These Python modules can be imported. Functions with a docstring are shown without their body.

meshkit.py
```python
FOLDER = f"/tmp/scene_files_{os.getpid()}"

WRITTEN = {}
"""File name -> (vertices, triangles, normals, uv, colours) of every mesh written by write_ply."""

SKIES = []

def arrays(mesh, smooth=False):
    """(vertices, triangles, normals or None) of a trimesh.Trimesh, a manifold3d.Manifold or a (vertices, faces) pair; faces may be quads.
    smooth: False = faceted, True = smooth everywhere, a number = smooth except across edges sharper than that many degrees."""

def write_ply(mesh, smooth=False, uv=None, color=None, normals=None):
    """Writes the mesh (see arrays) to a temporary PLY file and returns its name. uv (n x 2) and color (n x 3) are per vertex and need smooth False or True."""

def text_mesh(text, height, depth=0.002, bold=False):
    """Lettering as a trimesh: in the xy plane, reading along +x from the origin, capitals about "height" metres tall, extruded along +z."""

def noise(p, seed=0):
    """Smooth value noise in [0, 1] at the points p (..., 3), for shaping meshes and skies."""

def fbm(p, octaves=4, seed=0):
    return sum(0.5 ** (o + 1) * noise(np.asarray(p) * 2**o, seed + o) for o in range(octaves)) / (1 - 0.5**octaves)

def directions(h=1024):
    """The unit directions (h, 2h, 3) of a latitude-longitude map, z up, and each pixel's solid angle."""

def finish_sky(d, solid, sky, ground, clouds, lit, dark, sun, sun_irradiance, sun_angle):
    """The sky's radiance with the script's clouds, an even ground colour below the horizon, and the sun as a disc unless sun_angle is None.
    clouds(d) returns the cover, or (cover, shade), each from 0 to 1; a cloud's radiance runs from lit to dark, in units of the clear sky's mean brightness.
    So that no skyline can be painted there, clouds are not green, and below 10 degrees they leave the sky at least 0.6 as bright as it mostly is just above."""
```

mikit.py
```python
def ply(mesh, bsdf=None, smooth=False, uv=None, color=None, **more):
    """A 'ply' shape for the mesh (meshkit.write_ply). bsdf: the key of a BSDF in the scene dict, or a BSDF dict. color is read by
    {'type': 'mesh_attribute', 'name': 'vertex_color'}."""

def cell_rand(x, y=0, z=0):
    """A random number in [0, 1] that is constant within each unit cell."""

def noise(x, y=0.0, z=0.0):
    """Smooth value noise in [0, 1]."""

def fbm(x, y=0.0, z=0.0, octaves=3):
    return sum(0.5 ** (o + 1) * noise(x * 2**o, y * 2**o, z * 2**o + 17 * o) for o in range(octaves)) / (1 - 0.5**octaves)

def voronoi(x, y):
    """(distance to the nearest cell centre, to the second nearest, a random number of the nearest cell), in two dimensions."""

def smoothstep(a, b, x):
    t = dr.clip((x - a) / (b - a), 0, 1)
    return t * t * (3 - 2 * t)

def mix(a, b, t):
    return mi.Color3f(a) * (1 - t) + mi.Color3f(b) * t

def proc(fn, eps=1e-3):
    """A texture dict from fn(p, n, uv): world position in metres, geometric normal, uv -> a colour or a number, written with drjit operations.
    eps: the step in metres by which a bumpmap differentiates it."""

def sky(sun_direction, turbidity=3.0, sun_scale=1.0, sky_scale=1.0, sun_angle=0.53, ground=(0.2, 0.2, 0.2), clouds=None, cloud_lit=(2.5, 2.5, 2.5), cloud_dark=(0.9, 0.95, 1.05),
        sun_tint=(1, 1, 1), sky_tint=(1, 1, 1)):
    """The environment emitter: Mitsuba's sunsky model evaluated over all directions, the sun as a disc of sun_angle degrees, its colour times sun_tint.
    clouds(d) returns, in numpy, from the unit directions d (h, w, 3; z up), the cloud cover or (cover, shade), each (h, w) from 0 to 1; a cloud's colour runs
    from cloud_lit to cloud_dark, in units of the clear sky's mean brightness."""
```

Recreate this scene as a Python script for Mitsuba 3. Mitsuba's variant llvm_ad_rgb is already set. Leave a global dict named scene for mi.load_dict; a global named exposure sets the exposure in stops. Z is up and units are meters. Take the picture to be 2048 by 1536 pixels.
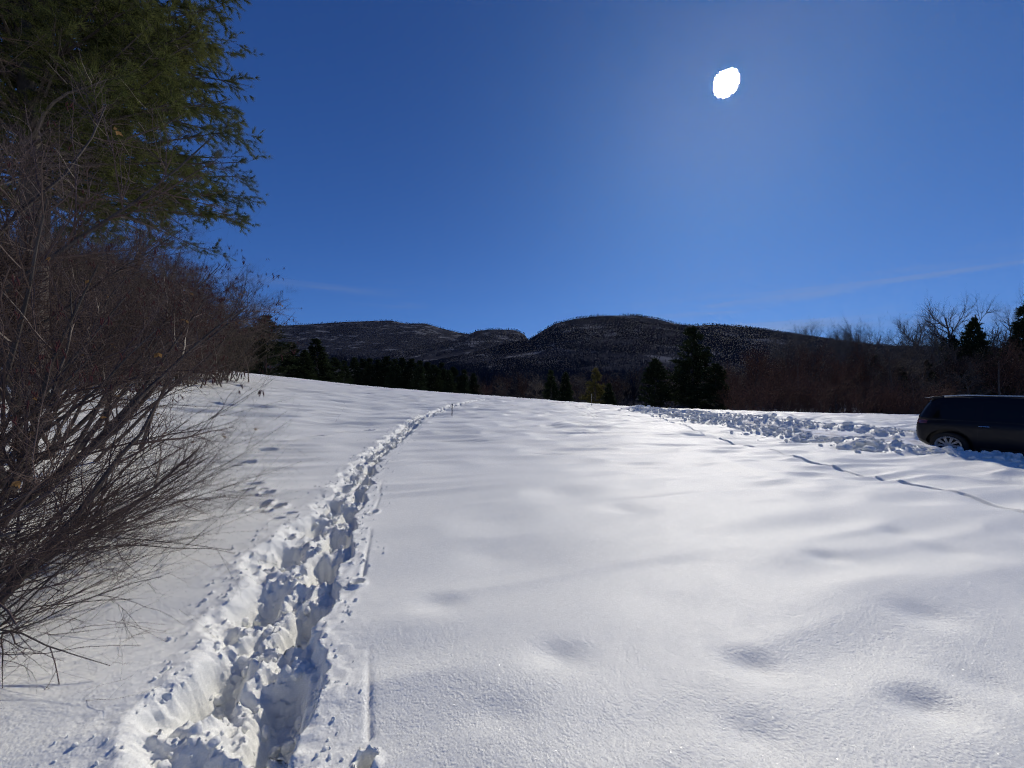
import math
import numpy as np, trimesh, mitsuba as mi, drjit as dr, mikit, meshkit
from scipy.spatial import cKDTree
from scipy.interpolate import CubicSpline
T = mi.ScalarTransform4f
scene, labels = {}, {}
PI = math.pi
# ------------------------------------------------------------------ camera, sky, air, exposure
EYE = 1.6                      # metres above the snow the photographer stands on
F = 772.0                      # focal length in photograph pixels (2048 wide)
FOV = 2 * math.degrees(math.atan(1024 / F))
scene['camera'] = {'type': 'perspective', 'fov': FOV, 'fov_axis': 'x', 'near_clip': 0.05, 'far_clip': 30000.0,
                   'to_world': T().look_at(origin=[0, 0, EYE], target=[0, 10, EYE], up=[0, 0, 1]),
                   'medium': {'type': 'ref', 'id': 'air'}}
exposure = 1.12
SUN = np.array([(1452 - 1024) / F, 1.0, (768 - 167) / F]); SUN /= np.linalg.norm(SUN)

def cirrus(d):
    """thin high streaks low above the horizon, all round"""
    el = np.degrees(np.arcsin(np.clip(d[..., 2], -1, 1)))
    az = np.degrees(np.arctan2(d[..., 0], d[..., 1]))
    x = np.sin(np.radians(az)) * 9 + 30; y = np.cos(np.radians(az)) * 9 + 30
    sl = el
    p = np.stack([x * 0.35, y * 0.35, sl * 0.55], -1)
    n = meshkit.fbm(p, 4, 31)
    q = np.stack([x * 0.5, y * 0.5, sl * 2.6], -1)
    m = meshkit.fbm(q, 4, 9)
    band = np.exp(-((el - 8.5) / 3.5) ** 2)
    c = np.clip((n - 0.50) * 3.2, 0, 1) * np.clip((m - 0.35) * 2.2, 0, 1) * band
    return 0.9 * c, 0.0 * c

scene['sky'] = mikit.sky(SUN.tolist(), turbidity=2.5, sun_scale=1.0, sky_scale=0.47, sun_angle=2.3, ground=(0.75, 0.77, 0.8),
                         clouds=cirrus, sky_tint=(0.43, 0.85, 1.78), sun_tint=(0.90, 1.05, 1.31))
scene['air'] = {'type': 'homogeneous', 'albedo': {'type': 'rgb', 'value': [0.93, 0.95, 0.97]}, 'sigma_t': 5.5e-6,
                'phase': {'type': 'hg', 'g': 0.76}}

# ------------------------------------------------------------------ materials
def rgb(*c): return {'type': 'rgb', 'value': list(c)}
def mat(name, d): scene[name] = d; return name
noise, fbm, cell = mikit.noise, mikit.fbm, mikit.cell_rand

def snow_bump(p, n, uv):
    return 0.0022 * fbm(p.x * 40, p.y * 40, p.z * 40, 2) + 0.0026 * noise(p.x * 125, p.y * 125, p.z * 125)
def snow_col(p, n, uv):
    t = fbm(p.x * 1.3, p.y * 1.3, p.z * 1.3, 3)
    g = 0.87 + 0.17 * noise(p.x * 190, p.y * 190, p.z * 190) + 0.09 * noise(p.x * 70, p.y * 70, p.z * 70)
    return mikit.mix((0.775, 0.775, 0.725), (0.82, 0.815, 0.76), t) * g
mat('m_snow', {'type': 'twosided', 'bsdf': {'type': 'bumpmap', 'arbitrary': mikit.proc(snow_bump, 1.5e-3), 'scale': 1.0,
        'bsdf': {'type': 'principled', 'base_color': mikit.proc(snow_col), 'roughness': 0.58, 'specular': 0.5}}})
mat('m_ice', {'type': 'twosided', 'bsdf': {'type': 'principled', 'base_color': rgb(0.80, 0.80, 0.75), 'roughness': 0.22, 'specular': 0.7}})
mat('m_chunk', {'type': 'twosided', 'bsdf': {'type': 'bumpmap', 'arbitrary': mikit.proc(lambda p, n, uv: 0.03 * fbm(p.x * 14, p.y * 14, p.z * 14, 4), 3e-3), 'scale': 1.0,
    'bsdf': {'type': 'principled', 'base_color': rgb(0.82, 0.815, 0.76), 'roughness': 0.7, 'specular': 0.2}}})
def drive_col(p, n, uv):
    t = fbm(p.x * 3.1, p.y * 3.1, 0, 4)
    return mikit.mix((0.62, 0.60, 0.56), (0.80, 0.81, 0.82), mikit.smoothstep(0.35, 0.6, t))
mat('m_drive', {'type': 'twosided', 'bsdf': {'type': 'principled', 'base_color': mikit.proc(drive_col), 'roughness': 0.7, 'specular': 0.2}})
def land_col(p, n, uv):
    big = fbm(p.x * 0.006, p.y * 0.006, p.z * 0.02, 3)
    ledge = fbm(p.x * 0.02, p.y * 0.012, p.z * 0.05, 3)
    t = mikit.smoothstep(0.42, 0.62, big) * mikit.smoothstep(0.45, 0.68, ledge) * mikit.smoothstep(30, 90, p.z)
    low = mikit.smoothstep(25, 10, p.z) * mikit.smoothstep(0.40, 0.55, fbm(p.x * 0.03, p.y * 0.03, 0, 3))
    return mikit.mix((0.034, 0.036, 0.048), (0.42, 0.42, 0.43), dr.maximum(0.38 * t, 0.22 * low))
mat('m_land', {'type': 'twosided', 'bsdf': {'type': 'diffuse', 'reflectance': mikit.proc(land_col)}})

def S(key, mesh, m, smooth=False, **k):
    scene[key] = mikit.ply(mesh, m, smooth=smooth, **k)
    return key
def tag(key, label=None, cat=None, group=None, kind=None):
    labels[key] = {k: v for k, v in (('label', label), ('category', cat), ('group', group), ('kind', kind)) if v}
count = {}
def num(name):
    k = count.get(name, 0); count[name] = k + 1
    return name if k == 0 else f'{name}_{k:03d}'

# ------------------------------------------------------------------ terrain (heights relative to the eye)
def sstep(a, b, x):
    t = np.clip((x - a) / (b - a), 0, 1); return t * t * (3 - 2 * t)
RIDGES = [  # distance, foot, (pixel, row) of the skyline
    (2000.0, 850.0, [(-600, 765), (300, 760), (700, 742), (850, 728), (950, 706), (1060, 678), (1085, 661), (1110, 647), (1150, 637), (1200, 631), (1270, 630), (1310, 637), (1350, 647),
                (1380, 652), (1420, 649), (1480, 653), (1540, 661), (1620, 677), (1700, 688), (1800, 692), (1900, 693), (2048, 698), (2400, 704), (3400, 735)]),
    (3000.0, 1500.0, [(-600, 740), (700, 728), (850, 697), (930, 672), (955, 661), (990, 658), (1030, 660), (1048, 668), (1060, 684), (1150, 720), (2600, 740)]),
    (4200.0, 2200.0, [(-1200, 700), (-400, 690), (200, 668), (480, 657), (560, 651), (620, 648), (690, 643), (780, 640), (810, 646), (850, 646), (880, 655), (920, 665), (960, 671), (1100, 690), (1400, 715), (2600, 725)])]
RD = []
for R, y0, pts in RIDGES:
    a = np.array(pts, float)
    RD.append((R, y0, (a[:, 0] - 1024) / F * R, (768 - a[:, 1]) / F * R))
def ridge_height(x, y):
    h = np.full(np.shape(x), -9.0)
    for i, (R, y0, rx, rz) in enumerate(RD):
        xx = x + 60 * (meshkit.fbm(np.stack([x / 260, y / 260, 0 * x + i], -1), 3, 3) - 0.5) * sstep(R, R - 250, y)
        H = np.interp(xx, rx, rz) + 9
        s = np.clip((y - y0) / (R - y0), 0, 1)
        up = s ** 1.12
        k = H * np.where(y <= R, up, np.exp(-((y - R) / (0.3 * R)) ** 2))
        k = k * (1 + 0.10 * (meshkit.fbm(np.stack([x / 180, y / 180, 0 * x + 7 * i], -1), 4, 11) - 0.5) * sstep(0, 0.25, s) * sstep(1.0, 0.85, s))
        h = np.maximum(h, k - 9)
    return h
ZN = ([-60, -30, -12, -6, -3, 0, 3, 7.5, 13, 20, 40, 80], [2.0, 0.1, -0.85, -1.36, -1.5, -1.55, -1.63, -1.82, -2.02, -2.25, -2.9, -3.6])
ZC = ([-80, -60, -40, -27, -24, -17, -12, -6.6, -1.3, 3.7, 8, 14, 30, 60, 90], [4.5, 3.6, 2.3, 1.25, 0.85, -0.15, -0.62, -1.06, -1.45, -1.72, -1.95, -2.2, -2.75, -3.4, -4])
YC = ([-60, -27, -17, 0, 4, 8, 12, 20, 60], [30, 32, 38, 41, 38, 32, 30, 30, 32])
ZV = ([-400, -120, -60, 0, 300], [18, 3.5, -1.5, -9, -9])
def smooth_interp(x, tab, w):
    return sum(np.interp(x + o * w, *tab) for o in (-1, -0.5, 0, 0.5, 1)) / 5
def base(x, y):
    x, y = np.asarray(x, float), np.asarray(y, float)
    yc = smooth_interp(x, YC, 4); zc = smooth_interp(x, ZC, 2.5); zn = smooth_interp(x, ZN, 1.2)
    t = np.clip(y / yc, 0, 1); t = t * t * (3 - 2 * t)
    z = zn * (1 - t) + zc * t
    f = sstep(0, 70, y - yc)
    z = z + (np.interp(x, *ZV) - z) * f
    far = sstep(150, 700, y) * 16 + sstep(600, 1400, y) * 14
    return np.maximum(z + far * sstep(60, 150, y), np.where(y > 500, ridge_height(x, y), -1e9))

def cast(px, py, f=None):
    """the ground point that pixel (px, py) of the photograph shows"""
    f = f or base
    dx, dz = (px - 1024) / F, (768 - py) / F
    y = np.concatenate([np.linspace(0.8, 60, 3000), np.linspace(60, 400, 800)])
    g = f(dx * y, y) - dz * y
    i = np.nonzero(g > 0)[0]
    i = i[0] if len(i) else len(y) - 1
    return np.array([dx * y[i], y[i], dz * y[i]])

# ------------------------------------------------------------------ the snow field, its trench, prints and undulations
TR = np.array([(-1.05, 1.2, .33), (-1.2, 1.6, .33), (-1.44, 2.2, .32), (-1.62, 2.8, .36), (-1.86, 3.5, .41), (-2.02, 4.2, .33), (-2.17, 5.0, .28), (-2.42, 6.0, .27), (-2.68, 7.1, .26), (-2.92, 9.0, .26),
               (-3.12, 11, .26), (-3.5, 14, .28), (-3.66, 17, .28), (-3.6, 21, .26), (-3.25, 25, .25), (-2.4, 31, .24), (-1.2, 36, .24), (1.5, 42, .24), (6, 48, .24)])
sp = CubicSpline(TR[:, 1], TR[:, [0, 2]])
ty = np.concatenate([[0.2, 0.7], np.arange(1.2, 48, 0.02)])
tp = np.stack([sp(ty)[:, 0], ty], 1)
tw = sp(ty)[:, 1] * np.interp(ty, [2.0, 3.2, 5.0], [1.0, 0.9, 0.86])
td = np.gradient(tp, axis=0); td /= np.linalg.norm(td, axis=1, keepdims=True)
ts = np.concatenate([[0], np.cumsum(np.linalg.norm(np.diff(tp, axis=0), axis=1))])
ttree = cKDTree(tp)
def along_trench(x, y):
    _, i = ttree.query(np.stack([x, y], 1))
    v = np.stack([x, y], 1) - tp[i]
    return ts[i], v[:, 0] * td[i, 1] - v[:, 1] * td[i, 0], tw[i]       # s, offset (right positive), half width
LINE = np.array([(7.35, 3.0), (7.2, 5.4), (7.42, 6.7), (7.08, 8.1), (6.95, 10.2), (6.9, 12.8), (7.35, 16.5), (7.9, 20.5), (8.5, 25)])
lsp = CubicSpline(LINE[:, 1], LINE[:, 0])
NEARB = np.array([(9.0, 28.5), (9.15, 26.5), (9.4, 22), (9.75, 18), (10.0, 14.5), (10.35, 12.4), (11.3, 11.1), (13.0, 10.2), (16, 8.4), (20, 6)])
FARB = np.array([(9.6, 30.0), (12.0, 30.2), (13.6, 28.0), (15.2, 23), (16.6, 19.5), (18.2, 17.0), (21, 15.0), (25, 12.8), (30, 10)])
def densify(p, d=0.1):
    s = np.concatenate([[0], np.cumsum(np.linalg.norm(np.diff(p, axis=0), axis=1))])
    c = CubicSpline(s, p); return c(np.arange(0, s[-1], d))
nb, fb = densify(NEARB), densify(FARB)
import shapely
drive_poly = shapely.Polygon(np.vstack([nb, fb[::-1]])).buffer(0)
V3 = lambda x, y, s, z=0.0: np.stack([x * s, y * s, np.full_like(x, z)], -1)

PITS = []      # (x, y, long, wide, turn, depth): prints and melt hollows, at the places seen in the photograph
def pit(px, py, a, b, turn, d): 
    x, y, _ = cast(px, py); PITS.append((x, y, a, b, turn, d))
for q in [(483, 962, .13, .09, 0.5, .10), (506, 973, .17, .08, 1.0, .09), (492, 988, .14, .07, 1.2, .09), (528, 985, .1, .06, 1.2, .05), (520, 1012, .2, .09, .2, .14), (552, 1017, .16, .1, .2, .13), (535, 992, .12, .07, 1, .07),
          (490, 927, .2, .1, .7, .09), (470, 937, .2, .08, .9, .06), (532, 902, .25, .16, .8, .08), (590, 886, .25, .12, .8, .07), (640, 877, .3, .14, .8, .07), (690, 868, .3, .14, .8, .06), (735, 862, .3, .14, .8, .07), (775, 852, .3, .14, .8, .06),
          (715, 1170, .07, .06, 0, .10), (733, 1531, .06, .05, 0, .10), (747, 1022, .1, .07, 0, .05), (580, 1030, .1, .05, 1, .04), (555, 1040, .1, .05, 1, .03), (663, 998, .12, .05, .9, .05)]:
    pit(*q)
HOLLOWS = [(875, 1208, .18, .035), (1115, 1315, .16, .035), (1500, 1330, .17, .05), (1650, 1118, .16, .035), (1855, 1418, .16, .045), (1850, 1232, .2, .03), (1255, 1022, .3, .04), (1800, 1068, .2, .03), (1895, 1107, .24, .03),
           (1500, 1480, .16, .03), (980, 1110, .25, .02), (1400, 1075, .25, .02), (1120, 990, .4, .025), (900, 930, .5, .03), (1000, 1440, .14, .02), (1980, 1370, .2, .03), (1330, 1205, .3, .02), (600, 1500, .0001, 0)]
HOLLOWS = [(*cast(px, py)[:2], 0.70 * r, 0.60 * d) for px, py, r, d in HOLLOWS]
POLES = [((742, 1060), (726, 1150), .05), ((760, 990), (750, 1015), .035), ((765, 960), (758, 985), .03), ((737, 1300), (738, 1475), .035)]
POLES = [(cast(*a)[:2], cast(*b)[:2], d) for a, b, d in POLES]

def billow(p, o, seed):
    return sum(0.5 ** k * np.abs(2 * meshkit.noise(p * 2 ** k, seed + k) - 1) for k in range(o)) / (2 - 0.5 ** (o - 1))
def undulation(x, y):
    """soft wind ripples: long crests that run across, slightly slanting, and lie close together"""
    u, v = x * 0.94 + y * 0.34, y * 0.94 - x * 0.34
    q = np.stack([u * 0.32, v * 1.25, 0 * x], -1)
    w = meshkit.fbm(np.stack([u * 0.13, v * 0.2, 0 * x + 3], -1), 2, 41)
    r1 = meshkit.noise(q + w[..., None] * 0.5, 21)
    r2 = meshkit.noise(np.stack([u * 0.75, v * 2.6, 0 * x], -1) + 0.4 * w[..., None], 23)
    r3 = meshkit.noise(np.stack([x * 0.5, y * 0.5, 0 * x], -1), 27)
    crest = lambda n: 1 - np.sqrt((2 * n - 1) ** 2 + 0.02)
    r4 = meshkit.noise(np.stack([u * 0.8, v * 2.2, 0 * x], -1) + 0.3 * w[..., None], 29)
    return -0.03 * sstep(0.6, 0.98, r4) + 0.12 * (crest(r1) - 0.5) + 0.105 * (crest(r2) - 0.5) * (0.4 + w) + 0.025 * (r3 - 0.5)

def field(x, y):
    """the height of the snow field, with everything that is pressed into it"""
    z = base(x, y)
    near = y < 75
    z = z + undulation(x, y) * (0.56 + 1.25 * sstep(3, 16, y)) * sstep(75, 50, y)
    for hx, hy, r, d in HOLLOWS:
        q = ((x - hx) / (1.35 * r)) ** 2 + ((y - hy) / r) ** 2
        z = z - d * 1.5 * np.exp(-q) + 0.35 * d * np.exp(-(((x - hx + 0.4 * r) / (2.2 * r)) ** 2 + ((y - hy + 1.9 * r) / (1.3 * r)) ** 2))
    for a, b, d in POLES:
        ab = b - a; t = np.clip(((x - a[0]) * ab[0] + (y - a[1]) * ab[1]) / (ab @ ab), 0, 1)
        q = np.hypot(x - a[0] - t * ab[0], y - a[1] - t * ab[1])
        z = z - 0.55 * d * np.exp(-(q / 0.013) ** 2) * (0.25 + 0.75 * t) * (0.7 + 0.6 * meshkit.noise(V3(x, y, 9.0), 5))
    for hx, hy, a, b, turn, d in PITS:
        m = np.abs(x - hx) + np.abs(y - hy) < 1.5
        if not m.any(): continue
        u = (x[m] - hx) * math.cos(turn) - (y[m] - hy) * math.sin(turn); v = (x[m] - hx) * math.sin(turn) + (y[m] - hy) * math.cos(turn)
        w = 0.25 * (meshkit.fbm(V3(x[m], y[m], 17.0), 2, 3) - 0.5)
        r = np.sqrt((u / b) ** 2 + (v / a) ** 2) * 1.6 + w
        z[m] += -d * sstep(1.15, 0.75, r) + 0.25 * d * np.exp(-((r - 1.45) / 0.3) ** 2) * (0.3 + 2 * billow(V3(x[m], y[m], 25.0), 2, 4))
    # the trench of the walkers
    m = (x > -5.5) & (x < 8) & (y < 48) & (y > 0.3)
    X, Y = x[m], y[m]
    s, u, w = along_trench(X, Y)
    P = V3(X, Y, 1.0)
    wob = 0.10 * (meshkit.fbm(P * 4.5, 3, 51) - 0.5) + 0.035 * (meshkit.fbm(P * 16, 2, 53) - 0.5)
    step = np.sin(s * 2 * PI / 0.78)
    ur, ul = u - wob - 0.04 * step - w, -(u - wob) - 0.07 * step - w            # > 0 outside the right, left wall
    inside = sstep(0.012, -0.035, ur) * sstep(0.08, -0.12, ul)
    lumps = billow(P * 7.5, 2, 61); fine = billow(P * 23, 3, 67)
    lane_r = np.exp(-(((u - w * 0.52) / (0.30 * w)) ** 4)); lane_l = np.exp(-(((u + w * 0.50) / (0.30 * w)) ** 4))
    st = (s / 0.72) % 1.0; sl = (s / 0.72 + 0.5 + 0.06 * np.sin(s)) % 1.0
    foot_r = sstep(0.0, 0.15, st) * sstep(0.74, 0.60, st); foot_l = sstep(0.0, 0.14, sl) * sstep(0.66, 0.45, sl)
    deep = 0.11 + 0.05 * meshkit.noise(np.stack([s * 1.3, 0 * s, 0 * s], -1), 71)
    d = deep + 0.19 * lane_r * foot_r + 0.16 * lane_l * foot_l - 0.15 * (1 - lumps - 0.4) * (0.3 + 0.7 * (1 - lane_r * foot_r) * (1 - lane_l * foot_l)) - 0.05 * (0.55 - fine) * sstep(0.0, 0.12, -ul) - 0.03 * (0.5 - billow(P * 42, 2, 69)) * sstep(9, 5, Y)
    d = np.maximum(d, 0.0)
    taper = (1 - 0.3 * sstep(2.5, 5.0, Y)) * (1 - 0.35 * sstep(20, 40, Y))
    rim = np.exp(-(np.maximum(ur, 0) / 0.10)) * (ur > 0) * 0.9 + np.exp(-(np.maximum(ul, 0) / 0.16)) * (ul > 0)
    crumbs = np.clip(billow(P * 11, 3, 81) * -1 + 0.62, 0, 1)
    z[m] += taper * (-d * inside + (1 - inside) * rim * (0.055 * crumbs + 0.006))
    # an older track edge that runs along the plowed bank
    m = (x > 6.2) & (x < 9.2) & (y > 2.5) & (y < 26)
    X, Y = x[m], y[m]; P = V3(X, Y, 1.0)
    q = X - lsp(Y) - 0.035 * (meshkit.fbm(P * 1.3, 3, 91) - 0.5)
    k = 0.62 + 0.38 * sstep(0.36, 0.52, meshkit.noise(np.stack([0 * Y, Y * 0.9, 0 * Y], -1), 95))
    fade = sstep(26, 21, Y)
    holes = sstep(0.62, 0.72, meshkit.noise(np.stack([X * 1.2, Y * 1.6, 0 * X], -1), 97)) * np.exp(-((q + 0.10) / 0.14) ** 2)
    z[m] -= fade * (0.062 * k * np.exp(-(np.maximum(-q, 0) / 0.13) ** 2) * sstep(0.025, -0.03, q) + 0.035 * holes)
    # plowed driveway with its two banks
    m = (x > 7) & (x < 40) & (y < 34)
    X, Y = x[m], y[m]; P = V3(X, Y, 1.0)
    dn, _ = cKDTree(nb).query(np.stack([X, Y], 1)); df, _ = cKDTree(fb).query(np.stack([X, Y], 1))
    ins = shapely.contains_xy(drive_poly, X, Y)
    edge = np.minimum(dn, df)
    z[m] -= 0.24 * np.where(ins, sstep(0.1, 0.9, edge), 0)
    big = meshkit.fbm(P * 0.9, 3, 101)
    rough = 1 - billow(P * 2.2, 4, 103)
    z[m] += np.where(X > 11.2, 0.55, 1.0) * (0.40 * np.exp(-((dn - np.where(ins, .25, -.1)) / 0.55) ** 2) + 0.36 * np.exp(-((df - .1) / 0.6) ** 2)) * (0.25 + 0.8 * big) * (0.3 + 0.9 * rough)
    return z

def grid_mesh(xs, ys, h):
    X, Y = np.meshgrid(xs, ys)
    Z = h(X.ravel(), Y.ravel())
    v = np.stack([X.ravel(), Y.ravel(), Z + EYE], 1)
    n, k = len(ys), len(xs)
    i = (np.arange(n - 1)[:, None] * k + np.arange(k - 1)[None]).ravel()
    f = np.vstack([np.stack([i, i + 1, i + k + 1], 1), np.stack([i, i + k + 1, i + k], 1)])
    return trimesh.Trimesh(v, f, process=False)
def steps(a, b, d, g=0.0, cap=9e9):
    out = [a]
    while out[-1] < b: out.append(out[-1] + min(cap, d + g * abs(out[-1] - a)))
    return np.array(out[:-1])
xs = np.concatenate([-steps(4.4, 75, .03, .045)[::-1], np.arange(-4.38, -1.75, .0165), np.arange(-1.75, -0.55, .0115), np.arange(-0.55, 0.3, .02), np.arange(.3, 6.6, .04), np.arange(6.6, 8.3, .024), np.arange(8.3, 19, .065), steps(19, 90, .09, .05)])
ys = [1.05]
while ys[-1] < 60: ys.append(ys[-1] + max(.0095, .0052 * ys[-1]))
ys = np.concatenate([-steps(-1.0, 45, .06, .1)[::-1], ys, steps(60.5, 100, .6, .05)])
S('snow_field', grid_mesh(xs, ys, field), 'm_snow', smooth=True)
tag('snow_field', kind='structure')

def land(x, y):
    k = sstep(-75, -55, x) * sstep(90, 70, x) * sstep(-45, -35, y) * sstep(100, 85, y)
    return base(x, np.maximum(y, -40)) - 0.9 * k - 0.004
lx = np.concatenate([-steps(80, 6500, 6, .02)[::-1], np.arange(-79, 80, 4.0), steps(80, 6500, 6, .02)])
ly = np.concatenate([-steps(0, 3000, 20, .15)[::-1], np.arange(1, 160, 4.0), steps(160, 7000, 7, .011)])
LAND = grid_mesh(lx, ly, land)
S('hills', LAND, 'm_land', smooth=True)
tag('hills', kind='structure')

# ------------------------------------------------------------------ growing things: branches as tapered tubes, needles and leaves as small blades
def unit(v): return v / np.maximum(np.linalg.norm(v, axis=-1, keepdims=True), 1e-9)
def grow(rng, par, prad, per, t0, t1, ang, length, P, rad, lift=0.0, wig=0.15, out_only=0.0, tpow=1.0, lenpow=0.0, up=(0, 0, 1)):
    """children on the lines par (N, P0, 3): returns their lines and radii"""
    N, P0, _ = par.shape
    idx = np.repeat(np.arange(N), per) if np.isscalar(per) else np.repeat(np.arange(N), per)
    M = len(idx)
    t = t0 + (t1 - t0) * rng.random(M) ** tpow
    f = t * (P0 - 1); i = np.minimum(f.astype(int), P0 - 2); w = (f - i)[:, None]
    o = par[idx, i] * (1 - w) + par[idx, i + 1] * w
    d = unit(par[idx, i + 1] - par[idx, i])
    r0 = prad[idx, i] * (1 - w[:, 0]) + prad[idx, i + 1] * w[:, 0]
    rv = rng.normal(size=(M, 3)); side = unit(rv - (rv * d).sum(1, keepdims=True) * d)
    a = np.radians(rng.uniform(ang[0], ang[1], M))[:, None]
    dirs = unit(d * np.cos(a) + side * np.sin(a))
    if out_only: dirs = unit(dirs + out_only * unit(np.concatenate([o[:, :2] - par[idx, 0, :2], 0 * o[:, :1]], 1)))
    L = rng.uniform(length[0], length[1], M) * (1 - lenpow * t)
    pts = np.empty((M, P, 3)); pts[:, 0] = o
    for k in range(1, P):
        pts[:, k] = pts[:, k - 1] + dirs * (L / (P - 1))[:, None]
        dirs = unit(dirs + rng.normal(size=(M, 3)) * wig + np.array(up) * lift)
    r = np.minimum(rad, r0 * 0.75)
    return pts, r[:, None] * np.linspace(1, 0.3, P)[None]
def tubes(sets, sides=4):
    vs, fs, at = [], [], 0
    for p, r in sets:
        n, P, _ = p.shape
        if n == 0: continue
        t = unit(np.gradient(p, axis=1))
        ref = np.where(np.abs(t[:, :1, 2:]) < 0.8, [0, 0, 1.0], [1.0, 0, 0])
        a = unit(np.cross(t, np.broadcast_to(ref, t.shape))); b = np.cross(t, a)
        an = np.arange(sides) * 2 * PI / sides
        v = p[:, :, None] + r[:, :, None, None] * (np.cos(an)[:, None] * a[:, :, None] + np.sin(an)[:, None] * b[:, :, None])
        q = (np.arange(n)[:, None, None] * P + np.arange(P - 1)[None, :, None]) * sides
        j = np.arange(sides)[None, None]; k = (j + 1) % sides
        A, B, C, D = q + j, q + k, q + sides + k, q + sides + j
        A, B, C, D = (np.broadcast_to(x, (n, P - 1, sides)).ravel() for x in (A, B, C, D))
        fs.append(np.vstack([np.stack([A, B, C], 1), np.stack([A, C, D], 1)]) + at)
        vs.append(v.reshape(-1, 3)); at += n * P * sides
    return trimesh.Trimesh(np.vstack(vs), np.vstack(fs), process=False)
def blades(o, d, length, width, rng, quad=False):
    """one thin blade from each point o along d"""
    n = len(o); d = unit(d)
    s = unit(np.cross(d, rng.normal(size=(n, 3)))) * (np.broadcast_to(width, (n,)) / 2)[:, None]
    e = o + d * np.broadcast_to(length, (n,))[:, None]
    if quad:
        m = o + d * (np.broadcast_to(length, (n,)) * 0.45)[:, None]
        v = np.stack([o, m - s, e, m + s], 1).reshape(-1, 3); i = np.arange(n) * 4
        return trimesh.Trimesh(v, np.vstack([np.stack([i, i + 1, i + 2], 1), np.stack([i, i + 2, i + 3], 1)]), process=False)
    v = np.stack([o - s, o + s, e], 1).reshape(-1, 3); i = np.arange(n) * 3
    return trimesh.Trimesh(v, np.stack([i, i + 1, i + 2], 1), process=False)
def cat(*ms): return trimesh.util.concatenate(list(ms))
def at_line(rng, par, n, t0=0, t1=1):
    N, P, _ = par.shape
    idx = rng.integers(0, N, n); f = (t0 + (t1 - t0) * rng.random(n)) * (P - 1); i = np.minimum(f.astype(int), P - 2); w = (f - i)[:, None]
    return par[idx, i] * (1 - w) + par[idx, i + 1] * w, unit(par[idx, i + 1] - par[idx, i])

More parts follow.
